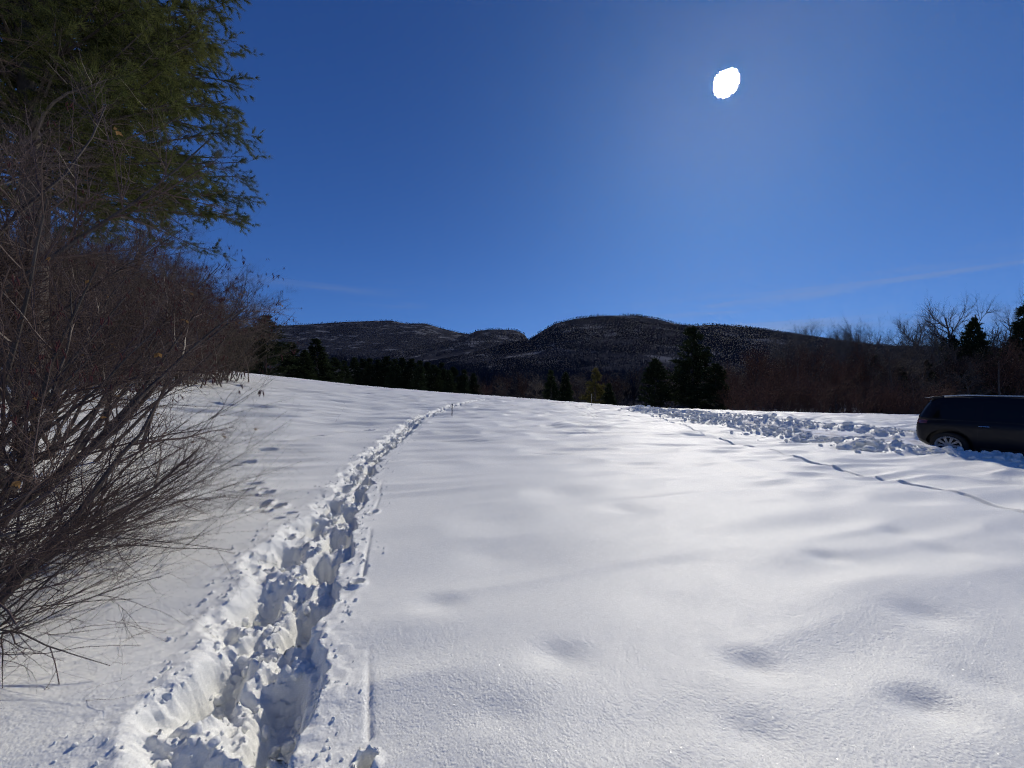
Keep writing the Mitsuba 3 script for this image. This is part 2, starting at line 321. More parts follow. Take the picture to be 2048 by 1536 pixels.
def bark(c1, c2, sc, rough=0.8):
    return {'type': 'twosided', 'bsdf': {'type': 'principled', 'roughness': rough, 'specular': 0.3,
            'base_color': mikit.proc(lambda p, n, uv: mikit.mix(c1, c2, fbm(p.x * sc, p.y * sc, p.z * sc * 0.4, 3)))}}
mat('m_bark', bark((0.035, 0.027, 0.022), (0.12, 0.10, 0.085), 14.0))
mat('m_twig', bark((0.042, 0.024, 0.020), (0.135, 0.09, 0.072), 5.0, 0.5))
mat('m_greytwig', bark((0.06, 0.052, 0.047), (0.17, 0.155, 0.14), 1.5))
mat('m_brush', bark((0.05, 0.038, 0.03), (0.13, 0.10, 0.08), 2.0))
mat('m_redtwig', bark((0.05, 0.025, 0.018), (0.13, 0.06, 0.04), 0.8))
mat('m_catkin', {'type': 'twosided', 'bsdf': {'type': 'diffuse', 'reflectance': rgb(0.07, 0.03, 0.03)}})
def leafy(c1, c2, sc, tr):
    return {'type': 'principledthin', 'roughness': 0.6, 'diff_trans': tr, 'spec_trans': 0.0, 'eta': 1.3,
            'base_color': mikit.proc(lambda p, n, uv: mikit.mix(c1, c2, fbm(p.x * sc, p.y * sc, p.z * sc, 3)))}
mat('m_pine', leafy((0.045, 0.066, 0.026), (0.16, 0.165, 0.055), 0.9, 0.85))
mat('m_spruce', leafy((0.016, 0.026, 0.016), (0.045, 0.058, 0.026), 0.5, 0.4))
mat('m_yellowpine', leafy((0.07, 0.075, 0.025), (0.17, 0.14, 0.05), 0.5, 0.8))
mat('m_deadleaf', leafy((0.20, 0.11, 0.045), (0.36, 0.22, 0.09), 6.0, 0.8))

groups = {}
def proto(name, mesh, m, smooth=False):
    """a shape group of one mesh, for copies"""
    scene['shape_' + name] = {'type': 'shapegroup', 'piece': mikit.ply(mesh, m, smooth=smooth)}
    return 'shape_' + name
def put(key, group, loc, rot=0.0, sc=1.0, tilt=(0, 0)):
    t = T().translate([float(q) for q in loc]).rotate([0, 0, 1], float(rot)).rotate([1, 0, 0], float(tilt[0])).rotate([0, 1, 0], float(tilt[1]))
    t = t.scale([float(q) for q in np.broadcast_to(sc, 3)])
    scene[key] = {'type': 'instance', 'shapegroup': {'type': 'ref', 'id': group}, 'to_world': t}
def ground(x, y): return float(base(np.array([x]), np.array([y]))[0]) + EYE

def conifer(rng, kind):
    """unit of 10 m: (trunk, crown)"""
    H = 10.0
    lean = rng.normal(size=2) * 0.12
    tz = np.linspace(-0.6, H, 9)
    tr = np.stack([lean[0] * (tz / H) ** 2, lean[1] * (tz / H) ** 2, tz], 1)[None]
    rr = np.interp(tz, [-0.6, 0, H], [0.19, 0.16, 0.012])[None]
    if kind == 'spruce': nb, low, spread, droop, dens = 190, 0.02, 2.0, (95, 118), 26000
    elif kind == 'pine': nb, low, spread, droop, dens = 130, 0.03, 2.7, (66, 102), 26000
    else: nb, low, spread, droop, dens = 90, 0.02, 2.6, (75, 105), 15000
    h = low + (1 - low) * rng.random(nb) ** 0.9
    h = np.round(h * 34) / 34 + rng.normal(size=nb) * 0.010 if kind != 'spruce' else h
    h = np.clip(h, 0.01, 0.985)
    prof = (1 - h) ** 0.85 * (0.35 + 0.65 * np.clip(h / 0.12, 0, 1)) if kind != 'pine' else np.clip(1.15 * (1 - h) ** 0.75, 0.06, 0.95) * (0.5 + 0.5 * np.clip(h / 0.2, 0, 1))
    L = spread * prof * rng.uniform(0.55, 1.15, nb) + 0.15
    az = rng.random(nb) * 2 * PI
    el = np.radians(90 - rng.uniform(*droop, nb)) + 0.7 * h ** 2
    P = 6; d = np.stack([np.cos(az) * np.cos(el), np.sin(az) * np.cos(el), np.sin(el)], 1)
    pts = np.empty((nb, P, 3)); pts[:, 0] = np.stack([lean[0] * h ** 2, lean[1] * h ** 2, h * H], 1)
    for k in range(1, P):
        pts[:, k] = pts[:, k - 1] + d * (L / (P - 1))[:, None]
        d = unit(d + rng.normal(size=(nb, 3)) * 0.07 + np.array([0, 0, 0.05 if kind != 'spruce' else 0.02]))
    br = np.interp(L, [0, 3], [0.012, 0.045])[:, None] * np.linspace(1, 0.25, P)[None]
    w = L / L.sum()
    n2 = np.maximum(2, (w * nb * 11).astype(int))
    p2, r2 = grow(rng, pts, br, n2, 0.15, 1.0, (35, 70), (0.35, 0.8), 4, 0.008, lift=-0.05 if kind == 'spruce' else 0.04, wig=0.12, lenpow=0.45)
    short = np.minimum(1, 0.35 + np.repeat(L, n2) / 1.6)[:, None, None]
    p2 = p2[:, :1] + (p2 - p2[:, :1]) * short
    o, d = at_line(rng, np.concatenate([p2]), dens, 0.1, 1.0)
    o2, d2 = at_line(rng, pts, dens // 5, 0.35, 1.0)
    o, d = np.vstack([o, o2]), np.vstack([d, d2])
    dd = unit(d + rng.normal(size=d.shape) * 0.55 + np.array([0, 0, -0.25 if kind == 'spruce' else 0.05]))
    crown = cat(blades(o, dd, rng.uniform(0.14, 0.34, len(o)), rng.uniform(0.05, 0.10, len(o)), rng), tubes([(pts, br)], 3))
    # a leader of needles at the top
    tt = np.stack([lean[0] + rng.normal(size=260) * .02, lean[1] + rng.normal(size=260) * .02, H - rng.random(260) * 0.9], 1)
    top = blades(tt, rng.normal(size=(260, 3)) * [1, 1, .3] + [0, 0, 1.1], 0.26, 0.06, rng)
    return tubes([(tr, rr)], 7), cat(crown, top)

def bare_tree(rng, kind):
    """unit of 12 m: (trunk, crown)"""
    P = 8; n = 1 if kind != 'multi' else 3
    pts = np.empty((n, P, 3)); pts[:, 0] = np.concatenate([rng.normal(size=(n, 2)) * (0.25 if n > 1 else 0), np.full((n, 1), -0.5)], 1)
    d = unit(np.concatenate([rng.normal(size=(n, 2)) * (0.22 if n > 1 else 0.05), np.ones((n, 1))], 1))
    for k in range(1, P):
        pts[:, k] = pts[:, k - 1] + d * (8.2 if kind != 'low' else 5.2) / (P - 1)
        d = unit(d + rng.normal(size=(n, 3)) * 0.10 + [0, 0, 0.10])
    rr = np.linspace(0.17, 0.05, P)[None] * np.ones((n, 1))
    fork = kind in ('oak', 'multi')
    p1, r1 = grow(rng, pts, rr, 15 if n == 1 else 8, 0.28, 1.0, (25, 60) if fork else (30, 70), (2.2, 5.0), 7, 0.075 if fork else 0.055, lift=0.10, wig=0.13, lenpow=0.45)
    p2, r2 = grow(rng, p1, r1, 8, 0.2, 1.0, (20, 55), (0.9, 2.2), 5, 0.06 if fork else 0.028, lift=0.10, wig=0.15, lenpow=0.4)
    p3, r3 = grow(rng, p2, r2, 6 if fork else 7, 0.15, 1.0, (20, 60), (0.4, 1.1), 4, 0.040 if fork else 0.016, lift=0.08, wig=0.18)
    p4, r4 = grow(rng, p3, r3, 2 if fork else 1, 0.2, 1.0, (20, 60), (0.25, 0.7), 2, 0.026 if fork else 0.0115, lift=0.05, wig=0.2)
    top = np.percentile(np.concatenate([p2, p3[:, :2].repeat(3, 1)[:, :5]])[..., 2], 99.7)
    k = 12.0 / top
    for q in (pts, p1, p2, p3, p4): q[..., 2] *= k
    return tubes([(pts, rr)], 7), cat(tubes([(p1, r1), (p2, r2)], 4), tubes([(p3, r3), (p4, r4)], 3))
rng = np.random.default_rng(7)
PR = {}
for kind, m, n in (('spruce', 'm_spruce', 3), ('pine', 'm_spruce', 3), ('fir', 'm_yellowpine', 1)):
    for k in range(n):
        a, b = conifer(rng, kind)
        PR[kind, k] = proto(f'{kind}_trunk_{k}', a, 'm_bark', 60), proto(f'{kind}_crown_{k}', b, m)
for kind, m, n in (('oak', 'm_greytwig', 2), ('multi', 'm_greytwig', 2), ('low', 'm_redtwig', 2), ('tall', 'm_brush', 2)):
    for k in range(n):
        a, b = bare_tree(rng, kind)
        PR[kind, k] = proto(f'{kind}_trunk_{k}', a, 'm_bark' if m != 'm_greytwig' else m, 60), proto(f'{kind}_crown_{k}', b, m)
def tree(name, kind, k, x, y, H, label, group=None, cat_='tree', wide=1.0, rot=None):
    key = num(name)
    unit_h = 10.0 if kind in ('spruce', 'pine', 'fir') else 12.0
    s = H / unit_h
    rot = float(rng.uniform(0, 360)) if rot is None else rot
    a, b = PR[kind, k]
    z = ground(x, y) - 0.05
    for part, g in (('trunk', a), ('crown', b)):
        put(f'{key}__{part}', g, (x, y, z), rot, (s * wide, s * wide, s))
    tag(key, label, cat_, group)
    return key
def tree_px(name, kind, k, px, top, y, label, group=None, wide=1.0, **kw):
    """a tree at pixel column px, y metres ahead, whose tip shows at row top"""
    x = (px - 1024) / F * y
    H = (768 - top) / F * y + EYE - ground(x, y)
    return tree(name, kind, k, x, y, H, label, group, wide=wide, **kw)
# conifers one can tell apart, left to right
tree_px('pine_tree', 'pine', 0, 531, 632, 50, 'dark bushy pine at the left end of the treeline, top against the sky', wide=1.7)
tree_px('pine_tree', 'pine', 2, 497, 655, 56, 'dark pine half hidden behind the edge of the bare brush on the left', wide=1.7)
tree_px('spruce_tree', 'spruce', 0, 584, 684, 62, 'dark spruce directly right of the bushy pine at the left end of the hills', wide=2.0)
tree_px('spruce_tree', 'spruce', 1, 634, 679, 64, 'broad dark spruce with layered boughs, tallest at the left foot of the hills', wide=2.1)
tree_px('spruce_tree', 'spruce', 2, 608, 700, 58, 'dark spruce squeezed between two taller spruces left of the hills', wide=1.9)
for i, (px, top, y) in enumerate([(668, 716, 72), (690, 722, 84), (708, 716, 90), (725, 719, 96), (742, 717, 92), (757, 720, 100), (773, 714, 95), (790, 719, 88), (806, 716, 97), (822, 719, 92), (838, 722, 86), (853, 725, 100), (868, 731, 96), (885, 726, 104), (899, 741, 90), (905, 735, 110), (926, 740, 104), (948, 747, 112)]):
    tree_px('spruce_tree', 'spruce' if i % 3 else 'pine', i % 3, px, top, y, 'dark conifer in the even row beyond the crest of the snow field', 'conifers in the row beyond the crest', wide=1.5)
tree_px('spruce_tree', 'spruce', 1, 1103, 741, 70, 'small pointed black spruce in front of the grey wood, left one of a pair', wide=1.35)
tree_px('spruce_tree', 'spruce', 2, 1130, 745, 72, 'small pointed black spruce in front of the grey wood, right one of a pair', wide=1.3)
tree_px('larch_tree', 'fir', 0, 1190, 736, 66, 'yellowish open conifer beside the far thin stake', wide=1.4)
tree_px('spruce_tree', 'spruce', 0, 1217, 766, 60, 'low dark spruce at the right foot of the yellowish conifer', wide=1.7)
tree_px('pine_tree', 'pine', 1, 1312, 719, 58, 'dark rounded pine left of the tallest pine, behind the start of the snow bank', wide=1.5)
tree_px('pine_tree', 'pine', 2, 1386, 657, 56, 'tallest black pine in the middle of the treeline, in front of the hills', wide=1.35)
tree_px('pine_tree', 'pine', 0, 1432, 728, 52, 'green leaning pine at the right foot of the tallest pine', wide=1.7)
# bare trees and conifers behind the driveway
for i, (px, top, y, kind, k) in enumerate([(1648, 640, 62, 'multi', 0), (1700, 640, 66, 'oak', 0), (1735, 648, 64, 'multi', 1), (1770, 655, 70, 'oak', 1), (1826, 634, 60, 'multi', 0), (1868, 655, 66, 'oak', 0), (1580, 660, 75, 'oak', 1)]):
    tree_px('bare_tree', kind, k, px, top, y, f'{("first", "second", "third", "fourth", "fifth", "sixth", "")[i]} from the left of the tall leafless trees against the sky on the right' if i < 6 else 'low leafless tree with its faint top just over the right slope of the hills', wide=1.0)
tree_px('bare_tree', 'oak', 1, 1912, 594, 56, 'tallest leafless tree above the parked car, with a wide fan of twigs', wide=1.05)
tree_px('bare_tree', 'multi', 1, 1985, 596, 58, 'leafless forked tree right of the tallest bare tree, above the car roof', wide=0.9)
tree_px('pine_tree', 'pine', 1, 1945, 640, 54, 'dark pine with clumped crown between the bare trees above the car', wide=0.8)
tree_px('pine_tree', 'pine', 0, 1905, 672, 57, 'lower dark pine left of the clumped pine above the car', wide=0.8)
tree_px('spruce_tree', 'spruce', 1, 2043, 614, 54, 'dark pointed spruce at the right edge of the picture above the car', wide=1.1)
tree_px('spruce_tree', 'spruce', 0, 1887, 676, 60, 'narrow dark spruce tip above the rear of the car', wide=0.8)
tree_px('spruce_tree', 'spruce', 2, 1750, 712, 56, 'dark spruce half hidden among bare trees behind the driveway', wide=1.0)
tree_px('spruce_tree', 'spruce', 0, 1800, 730, 52, 'low dark spruce just left of the car among the bare trees', wide=1.2)
tree_px('pine_tree', 'pine', 2, 1850, 720, 53, 'dark low pine behind the rear of the car', wide=1.1)
tree_px('pine_tree', 'pine', 1, 2010, 700, 52, 'dark low pine behind the roof of the car', wide=1.2)
for i in range(64):
    px = 1455 + 640 * (i + rng.uniform(-.6, .6)) / 64; y = rng.uniform(45, 64)
    top = np.interp(px, [1455, 1500, 1550, 1700, 1900, 2050], [742, 700, 682, 688, 690, 680]) + rng.uniform(-14, 60)
    kind, k = [('low', 0), ('tall', 0), ('low', 1), ('tall', 1)][i % 4]
    if px < 1740 and i % 3 == 0: kind, k = 'low', i % 2
    tree_px('bare_tree', kind, k, px, top, y, 'leafless brown tree in the dense wood behind the driveway', 'bare trees in the wood behind the driveway', wide=1.25)
# grey wood in the valley
for i in range(46):
    px = 935 + 560 * (i + rng.uniform(-.7, .7)) / 46; y = rng.uniform(95, 190)
    top = np.interp(px, [935, 1000, 1150, 1300, 1480], [742, 742, 736, 730, 712]) + rng.uniform(-3, 22)
    kind, k = [('tall', 0), ('low', 0), ('tall', 1), ('tall', 0), ('low', 1), ('tall', 1)][i % 6]
    tree_px('bare_tree', kind, k, px, top, y, 'leafless tree in the grey wood in the valley', 'bare trees in the grey valley wood', wide=1.5)
# brown wood on the rise behind the bush
for i in range(26):
    px = -60 + 560 * (i + rng.uniform(-.6, .6)) / 26; y = rng.uniform(30, 46)
    top = np.interp(px, [-60, 200, 400, 470, 500], [420, 450, 520, 590, 650]) + rng.uniform(-10, 110)
    kind, k = [('tall', 0), ('low', 0), ('tall', 1), ('low', 1)][i % 4]
    tree_px('bare_tree', kind, k, px, top, y, 'leafless brown tree in the thicket on the rise behind the alder bush', 'bare trees on the rise at the left', wide=1.3)

# ------------------------------------------------------------------ the forest on the hills: one wood, nobody could count it
rng = np.random.default_rng(31)
mat('m_farwood', {'type': 'twosided', 'bsdf': {'type': 'diffuse', 'reflectance': mikit.proc(lambda p, n, uv: mikit.mix((0.019, 0.021, 0.031), (0.042, 0.044, 0.058), fbm(p.x * 0.02, p.y * 0.02, p.z * 0.01, 3)))}})
def far_wood(n, x0, x1, y0, y1, keep, Hm, spikes):
    x, y = rng.uniform(x0, x1, n), rng.uniform(y0, y1, n)
    x = x * y / y1
    z = base(x, y) + EYE
    m = keep(x, y, z); x, y, z = x[m], y[m], z[m]
    H = Hm * rng.uniform(0.6, 1.25, len(x))
    parts = []
    for k in range(spikes):
        a = rng.random(len(x)) * 2 * PI; e = rng.uniform(0.10, 0.42, len(x)) if k else np.zeros(len(x))
        d = np.stack([np.cos(a) * np.sin(e), np.sin(a) * np.sin(e), np.cos(e)], 1)
        o = np.stack([x, y, z - 0.5 + (H * rng.uniform(0.2, 0.5, len(x)) if k else 0)], 1)
        L = H * (0.95 if k == 0 else 0.62)
        parts.append(tri_spike(o, d, L, H * (0.04 if k == 0 else (0.17 if y1 > 1200 else 0.045))))
    return cat(*parts)
def tri_spike(o, d, L, w):
    """a slender three-sided spike, thickest a third of the way up"""
    n = len(o); a = unit(np.cross(d, rng.normal(size=(n, 3)))); b = np.cross(d, a)
    L = L[:, None]; w = (np.broadcast_to(w, (n,)) / 2)[:, None]
    m = o + d * L * 0.45
    r = [m + w * (math.cos(t) * a + math.sin(t) * b) for t in (0, 2.1, 4.2)]
    v = np.stack([o, *r, o + d * L], 1).reshape(-1, 3); i = np.arange(n) * 5
    f = [np.stack([i + p, i + q, i + s], 1) for p, q, s in ((0, 2, 1), (0, 3, 2), (0, 1, 3), (4, 1, 2), (4, 2, 3), (4, 3, 1))]
    return trimesh.Trimesh(v, np.vstack(f), process=False)
def thin_out(x, y, z):
    q = meshkit.fbm(np.stack([x * 0.008, y * 0.006, z * 0.02], -1), 3, 77)
    return rng.random(len(x)) < np.clip((0.72 - q) * 3.5, 0.12, 1) 
near_wood = far_wood(85000, -1800, 2900, 1080, 2010, thin_out, 10.5, 3)
low_wood = cat(far_wood(13000, -900, 1500, 420, 1100, thin_out, 17, 4), far_wood(5200, -260, 420, 150, 430, lambda x, y, z: x > -0.2 * y, 12, 8))
back_wood = far_wood(40000, -4600, 1500, 2300, 4230, lambda x, y, z: thin_out(x, y, z) & (z > 40), 15, 3)
S('hill_forest', cat(near_wood, low_wood, back_wood), 'm_farwood')
tag('hill_forest', 'dark leafless wood covering the far hills', 'forest', kind='stuff')

# ------------------------------------------------------------------ the alder bush in the foreground and the thicket behind it
def shrub(rng, stems, H, spread, dens, az=(0, 360), P=10, extra_low=0, el=(35, 80), catkins=0, reach=None, start=0.10):
    n = stems + extra_low
    a = np.radians(rng.uniform(az[0], az[1], n)); e = np.radians(rng.uniform(el[0], el[1], n))
    if extra_low: e[stems:] = np.radians(rng.uniform(14, 34, extra_low))
    d = np.stack([np.sin(a) * np.cos(e), np.cos(a) * np.cos(e), np.sin(e)], 1)
    L = H * rng.uniform(0.75, 1.1, n) * np.where(np.arange(n) < stems, 1.0, rng.uniform(0.55, 0.95, n))
    pts = np.empty((n, P, 3)); pts[:, 0] = np.concatenate([rng.normal(size=(n, 2)) * 0.28 * spread, np.full((n, 1), -0.15)], 1)
    for k in range(1, P):
        pts[:, k] = pts[:, k - 1] + d * (L / (P - 1))[:, None]
        d = unit(d + rng.normal(size=(n, 3)) * 0.085 + np.array([0, 0, 0.02]))
        d[stems:] = unit(d[stems:] + np.array([0, 0, -0.035]))
    if reach is not None:      # stems lean no further into the field than this
        q = pts - pts[:, :1]; over = np.maximum(reach(pts[..., 0], pts[..., 1]), 0).max(1)
        sc = np.clip(1 - over / 2.6, 0.3, 1)[:, None, None]; pts = pts[:, :1] + q * sc; L = L * sc[:, 0, 0]
    rr = (L / H * 0.036)[:, None] * np.linspace(1, 0.16, P)[None] * np.where(np.arange(n) < stems, 1.0, 0.27)[:, None]
    p1, r1 = grow(rng, pts, rr, dens[0], start, 0.97, (18, 52), (0.6, 1.7), 8, 0.011, lift=0.02, wig=0.09, lenpow=0.45)
    p2, r2 = grow(rng, p1, r1, dens[1], 0.08, 1.0, (18, 58), (0.25, 0.85), 6, 0.0052, lift=0.02, wig=0.13, lenpow=0.4)
    p3, r3 = grow(rng, p2, r2, dens[2], 0.1, 1.0, (18, 60), (0.10, 0.38), 4, 0.0030, lift=0.02, wig=0.18)
    if reach is not None:
        keep = lambda p, r: (lambda m: (p[m], r[m]))((reach(p[..., 0], p[..., 1]) < rng.exponential(0.28, len(p))[:, None]).all(1))
        p1, r1 = keep(p1, r1); p2, r2 = keep(p2, r2); p3, r3 = keep(p3, r3)
    out = {'stem': tubes([(pts, rr)], 6), 'branches': tubes([(p1, r1)], 4), 'twigs': tubes([(p2, r2), (p3, r3)], 3)}
    if catkins:
        o, _ = at_line(rng, p3, catkins * 8, 0.7, 1.0); o = o[o[:, 2] > 1.25]
        o = o[np.argsort(-(reach(o[:, 0], o[:, 1]) + 0.35 * o[:, 2]))[:catkins]]
        dd = np.tile([0, 0, -1.0], (len(o), 1)) + rng.normal(size=(len(o), 3)) * 0.22
        o = np.repeat(o, 2, 0) + rng.normal(size=(2 * len(o), 3)) * 0.012; dd = np.tile([0, 0, -1.0], (len(o), 1)) + rng.normal(size=(len(o), 3)) * 0.25
        k = rng.uniform(0.028, 0.062, len(o))
        line = o[:, None] + unit(dd)[:, None] * (np.linspace(0, 1, 5)[None, :, None] * k[:, None, None])
        out['catkins'] = tubes([(line, np.array([0.0006, 0.0036, 0.0045, 0.0036, 0.0008])[None] * np.ones((len(o), 1)))], 5)
        lo, _ = at_line(rng, p2, 90, 0.4, 1.0); lo = lo[lo[:, 2] > 0.6][:26]
        out['dead_leaves'] = blades(np.repeat(lo, 3, 0), rng.normal(size=(3 * len(lo), 3)) + [0, 0, -1], 0.05, 0.028, rng, True)
    return out
rng = np.random.default_rng(5)
def plant(name, parts, mats, loc, label, group=None, c='shrub'):
    key = num(name)
    for p, m in parts.items():
        m2 = m.copy(); m2.apply_translation(loc)
        S(f'{key}__{p}', m2, mats[p], smooth=60 if p == 'stem' else False)
        if p in ('twigs', 'branches', 'catkins', 'dead_leaves'): labels[f'{key}__{p}'] = {'kind': 'stuff'}
    tag(key, label, c, group)
    return key
AM = {'stem': 'm_bark', 'branches': 'm_twig', 'twigs': 'm_twig', 'catkins': 'm_catkin', 'dead_leaves': 'm_deadleaf'}
def reach_from(bx, by): return lambda x, y: (x + bx) - (-1.15 - 0.40 * (y + by))
def alder(BX, BY, label, *a, back=0.0, **k):
    plant('alder_bush', shrub(rng, *a, reach=reach_from(BX - back, BY), **k), AM, [BX, BY, ground(BX, BY)], label)
alder(-4.65, 3.0, 'large leafless bush with hanging catkins leaning over the snow at the left edge', 11, 3.4, 1.2, (11, 5, 2), az=(20, 170), extra_low=36, el=(28, 70), catkins=90, back=.45)
alder(-6.0, 4.6, 'leafless bush with hanging catkins, second from the viewer at the left', 15, 3.7, 1.3, (14, 8, 4), az=(0, 200), extra_low=3, el=(34, 74), catkins=500, start=.36, back=.2)
alder(-7.6, 6.4, 'taller leafless bush with catkins behind the two nearest bushes on the left', 15, 4.3, 1.3, (14, 8, 4), az=(0, 220), extra_low=0, el=(40, 80), catkins=600, start=.36, back=.2)
alder(-6.3, 3.0, 'tall leafless bush without catkins at the far left edge, rising into the pine boughs', 14, 5.0, 1.1, (14, 8, 4), az=(0, 200), extra_low=0, el=(55, 86), catkins=0, back=.9, start=.3)
alder(-3.75, 2.15, 'low spreading bush at the lower left edge with thin arching twigs close to the snow', 2, 1.9, .9, (9, 5, 2), az=(10, 130), extra_low=14, el=(22, 60), catkins=0, back=.0)
BM = {**AM, 'stem': 'm_brush', 'branches': 'm_brush', 'twigs': 'm_brush'}
PRO = [shrub(rng, 16, 5.6, 1.6, (14, 9, 4), el=(45, 85)) for _ in range(2)]
SG = [{p: proto(f'brush_{p}_{k}', m, BM[p]) for p, m in PRO[k].items()} for k in range(2)]
for i, (r, y, s) in enumerate([(-1.52, 15, 1.6), (-1.40, 17, 1.65), (-1.30, 15.5, 1.45), (-1.22, 19, 1.7), (-1.13, 17, 1.4), (-1.06, 21, 1.65), (-1.0, 18.5, 1.3), (-.95, 23, 1.6), (-.90, 20.5, 1.25), (-.86, 25, 1.5), (-.83, 22.5, 1.15), (-.79, 27, 1.45), (-.765, 30, 1.3), (-.74, 27, 1.0), (-1.35, 22, 1.9), (-1.15, 25, 1.9), (-.98, 28, 1.8)]):
    x = r * y
    key = num('brush_shrub')
    for p, g in SG[i % 2].items():
        put(f'{key}__{p}', g, (x, y, ground(x, y)), float(rng.uniform(0, 360)), s)
        if p != 'stem': labels[f'{key}__{p}'] = {'kind': 'stuff'}
    tag(key, 'leafless brown shrub in the thicket that climbs the rise behind the alder bushes', 'shrub', 'shrubs of the thicket at the left')

UM = {**AM, 'stem': 'm_redtwig', 'branches': 'm_redtwig', 'twigs': 'm_redtwig'}
UG = [{p: proto(f'underbrush_{p}_{k}', m, UM[p]) for p, m in shrub(rng, 13, 4.2, 1.8, (9, 6, 2), el=(45, 85)).items()} for k in range(2)]
for i in range(30):
    px = 1462 + 420 * (i + rng.uniform(-.6, .6)) / 30; y = rng.uniform(40, 50); x = (px - 1024) / F * y
    key = num('brush_shrub')
    for p, g in UG[i % 2].items():
        put(f'{key}__{p}', g, (x, y, ground(x, y)), float(rng.uniform(0, 360)), rng.uniform(.7, 1.25))
        if p != 'stem': labels[f'{key}__{p}'] = {'kind': 'stuff'}
    tag(key, 'low reddish brown shrub at the foot of the wood behind the driveway', 'shrub', 'shrubs at the foot of the wood behind the driveway')

# ------------------------------------------------------------------ the white pine that fills the upper left corner
def white_pine(rng, H=19.0):
    P = 14; tz = np.linspace(-0.4, H, P)
    tr = np.stack([0.15 * np.sin(tz * .3), 0.1 * np.cos(tz * .25), tz], 1)[None]; rr = np.linspace(0.26, 0.03, P)[None]
    lv = np.repeat(np.linspace(6.1, H - 0.6, 30), 9)
    nb = len(lv); az = rng.random(nb) * 2 * PI
    L = np.interp(lv, [4, 7, 12, H], [5.0, 5.2, 4.6, 0.8]) * rng.uniform(0.7, 1.08, nb)
    el = np.radians(np.interp(lv, [4, 9, H], [-6, 8, 45]) + rng.normal(size=nb) * 5)
    d = np.stack([np.cos(az) * np.cos(el), np.sin(az) * np.cos(el), np.sin(el)], 1)
    Q = 9; pts = np.empty((nb, Q, 3)); pts[:, 0] = np.stack([0 * lv, 0 * lv, lv + rng.normal(size=nb) * .12], 1)
    for k in range(1, Q):
        pts[:, k] = pts[:, k - 1] + d * (L / (Q - 1))[:, None]
        d = unit(d + rng.normal(size=(nb, 3)) * 0.06 + [0, 0, 0.035])
    br = np.interp(L, [0, 6], [0.015, 0.055])[:, None] * np.linspace(1, 0.15, Q)[None]
    p2, r2 = grow(rng, pts, br, 17, 0.2, 1.0, (30, 62), (0.5, 1.5), 6, 0.011, lift=0.02, wig=0.10, lenpow=0.5)
    p2[..., 2] = p2[:, :1, 2] + (p2[..., 2] - p2[:, :1, 2]) * 0.4
    p3, r3 = grow(rng, p2, r2, 5, 0.2, 1.0, (25, 60), (0.15, 0.42), 4, 0.005, lift=0.05, wig=0.12)
    # tufts of needles at the shoots: the outer half of each shoot
    def tufts(lines, n, t0, nn):
        o, dd = at_line(rng, lines, n, t0, 1.0)
        o = np.repeat(o, nn, 0); dd = np.repeat(dd, nn, 0)
        return blades(o, dd * 1.0 + rng.normal(size=dd.shape) * 0.36 + [0, 0, -.12], rng.uniform(0.12, 0.21, len(o)), 0.0105, rng)
    return {'trunk': tubes([(tr, rr)], 9), 'boughs': tubes([(pts, br)], 5), 'twigs': tubes([(p2, r2), (p3, r3)], 3), 'needles': cat(tufts(p3, 60000, 0.15, 11), tufts(p2, 28000, 0.3, 11))}
rng = np.random.default_rng(12)
PM = {'trunk': 'm_bark', 'boughs': 'm_bark', 'twigs': 'm_bark', 'needles': 'm_pine'}
wp = white_pine(rng)
WG = {p: proto('white_pine_' + p, m, PM[p], 60 if p == 'trunk' else False) for p, m in wp.items()}
for x, y, rot, sc, lab in [(-11.9, 9.4, 20, 1.0, 'tall green pine with soft drooping needle boughs filling the upper left corner'), (-15.2, 12.5, 140, 1.05, 'second tall pine close behind the pine in the upper left corner'), (-15.5, 7.2, 260, 1.0, 'tall pine at the left edge beside the pine in the upper left corner')]:
    key = num('white_pine')
    for p, g in WG.items():
        put(f'{key}__{p}', g, (x, y, ground(x, y)), rot, sc)
        if p != 'trunk': labels[f'{key}__{p}'] = {'kind': 'stuff'}
    tag(key, lab, 'tree')

# ------------------------------------------------------------------ stakes in the field
mat('m_stake', bark((0.06, 0.055, 0.05), (0.13, 0.12, 0.11), 9.0))
mat('m_stakepale', bark((0.25, 0.23, 0.20), (0.38, 0.35, 0.31), 9.0))
def stake(px, py, h, r, m, label, cap):
    x, y, z = cast(px, py); z = float(field(np.array([x]), np.array([y]))[0]) + EYE
    key = num('marker_stake')
    rot = rng.uniform(0, 90)
    post = trimesh.creation.cylinder(r, h + 0.3, sections=10); post.apply_translation([0, 0, (h - 0.3) / 2])
    tip = trimesh.creation.cylinder(r * 1.25, 0.05, sections=10); tip.apply_translation([0, 0, h + 0.02])
    for p, mm, q in (('post', post, m), ('cap', tip, cap)):
        mm.apply_transform(trimesh.transformations.rotation_matrix(math.radians(1.2), [0.4, 1, 0])); mm.apply_translation([x, y, z])
        S(f'{key}__{p}', mm, q, smooth=40)
    tag(key, label, 'stake')
stake(904, 833, 0.50, 0.020, 'm_stake', 'dark stake standing beside the trodden trail', 'm_stake')
stake(1183, 813, 1.0, 0.020, 'm_stakepale', 'pale thin stake on the crest, in front of the yellowish conifer', 'm_stakepale')

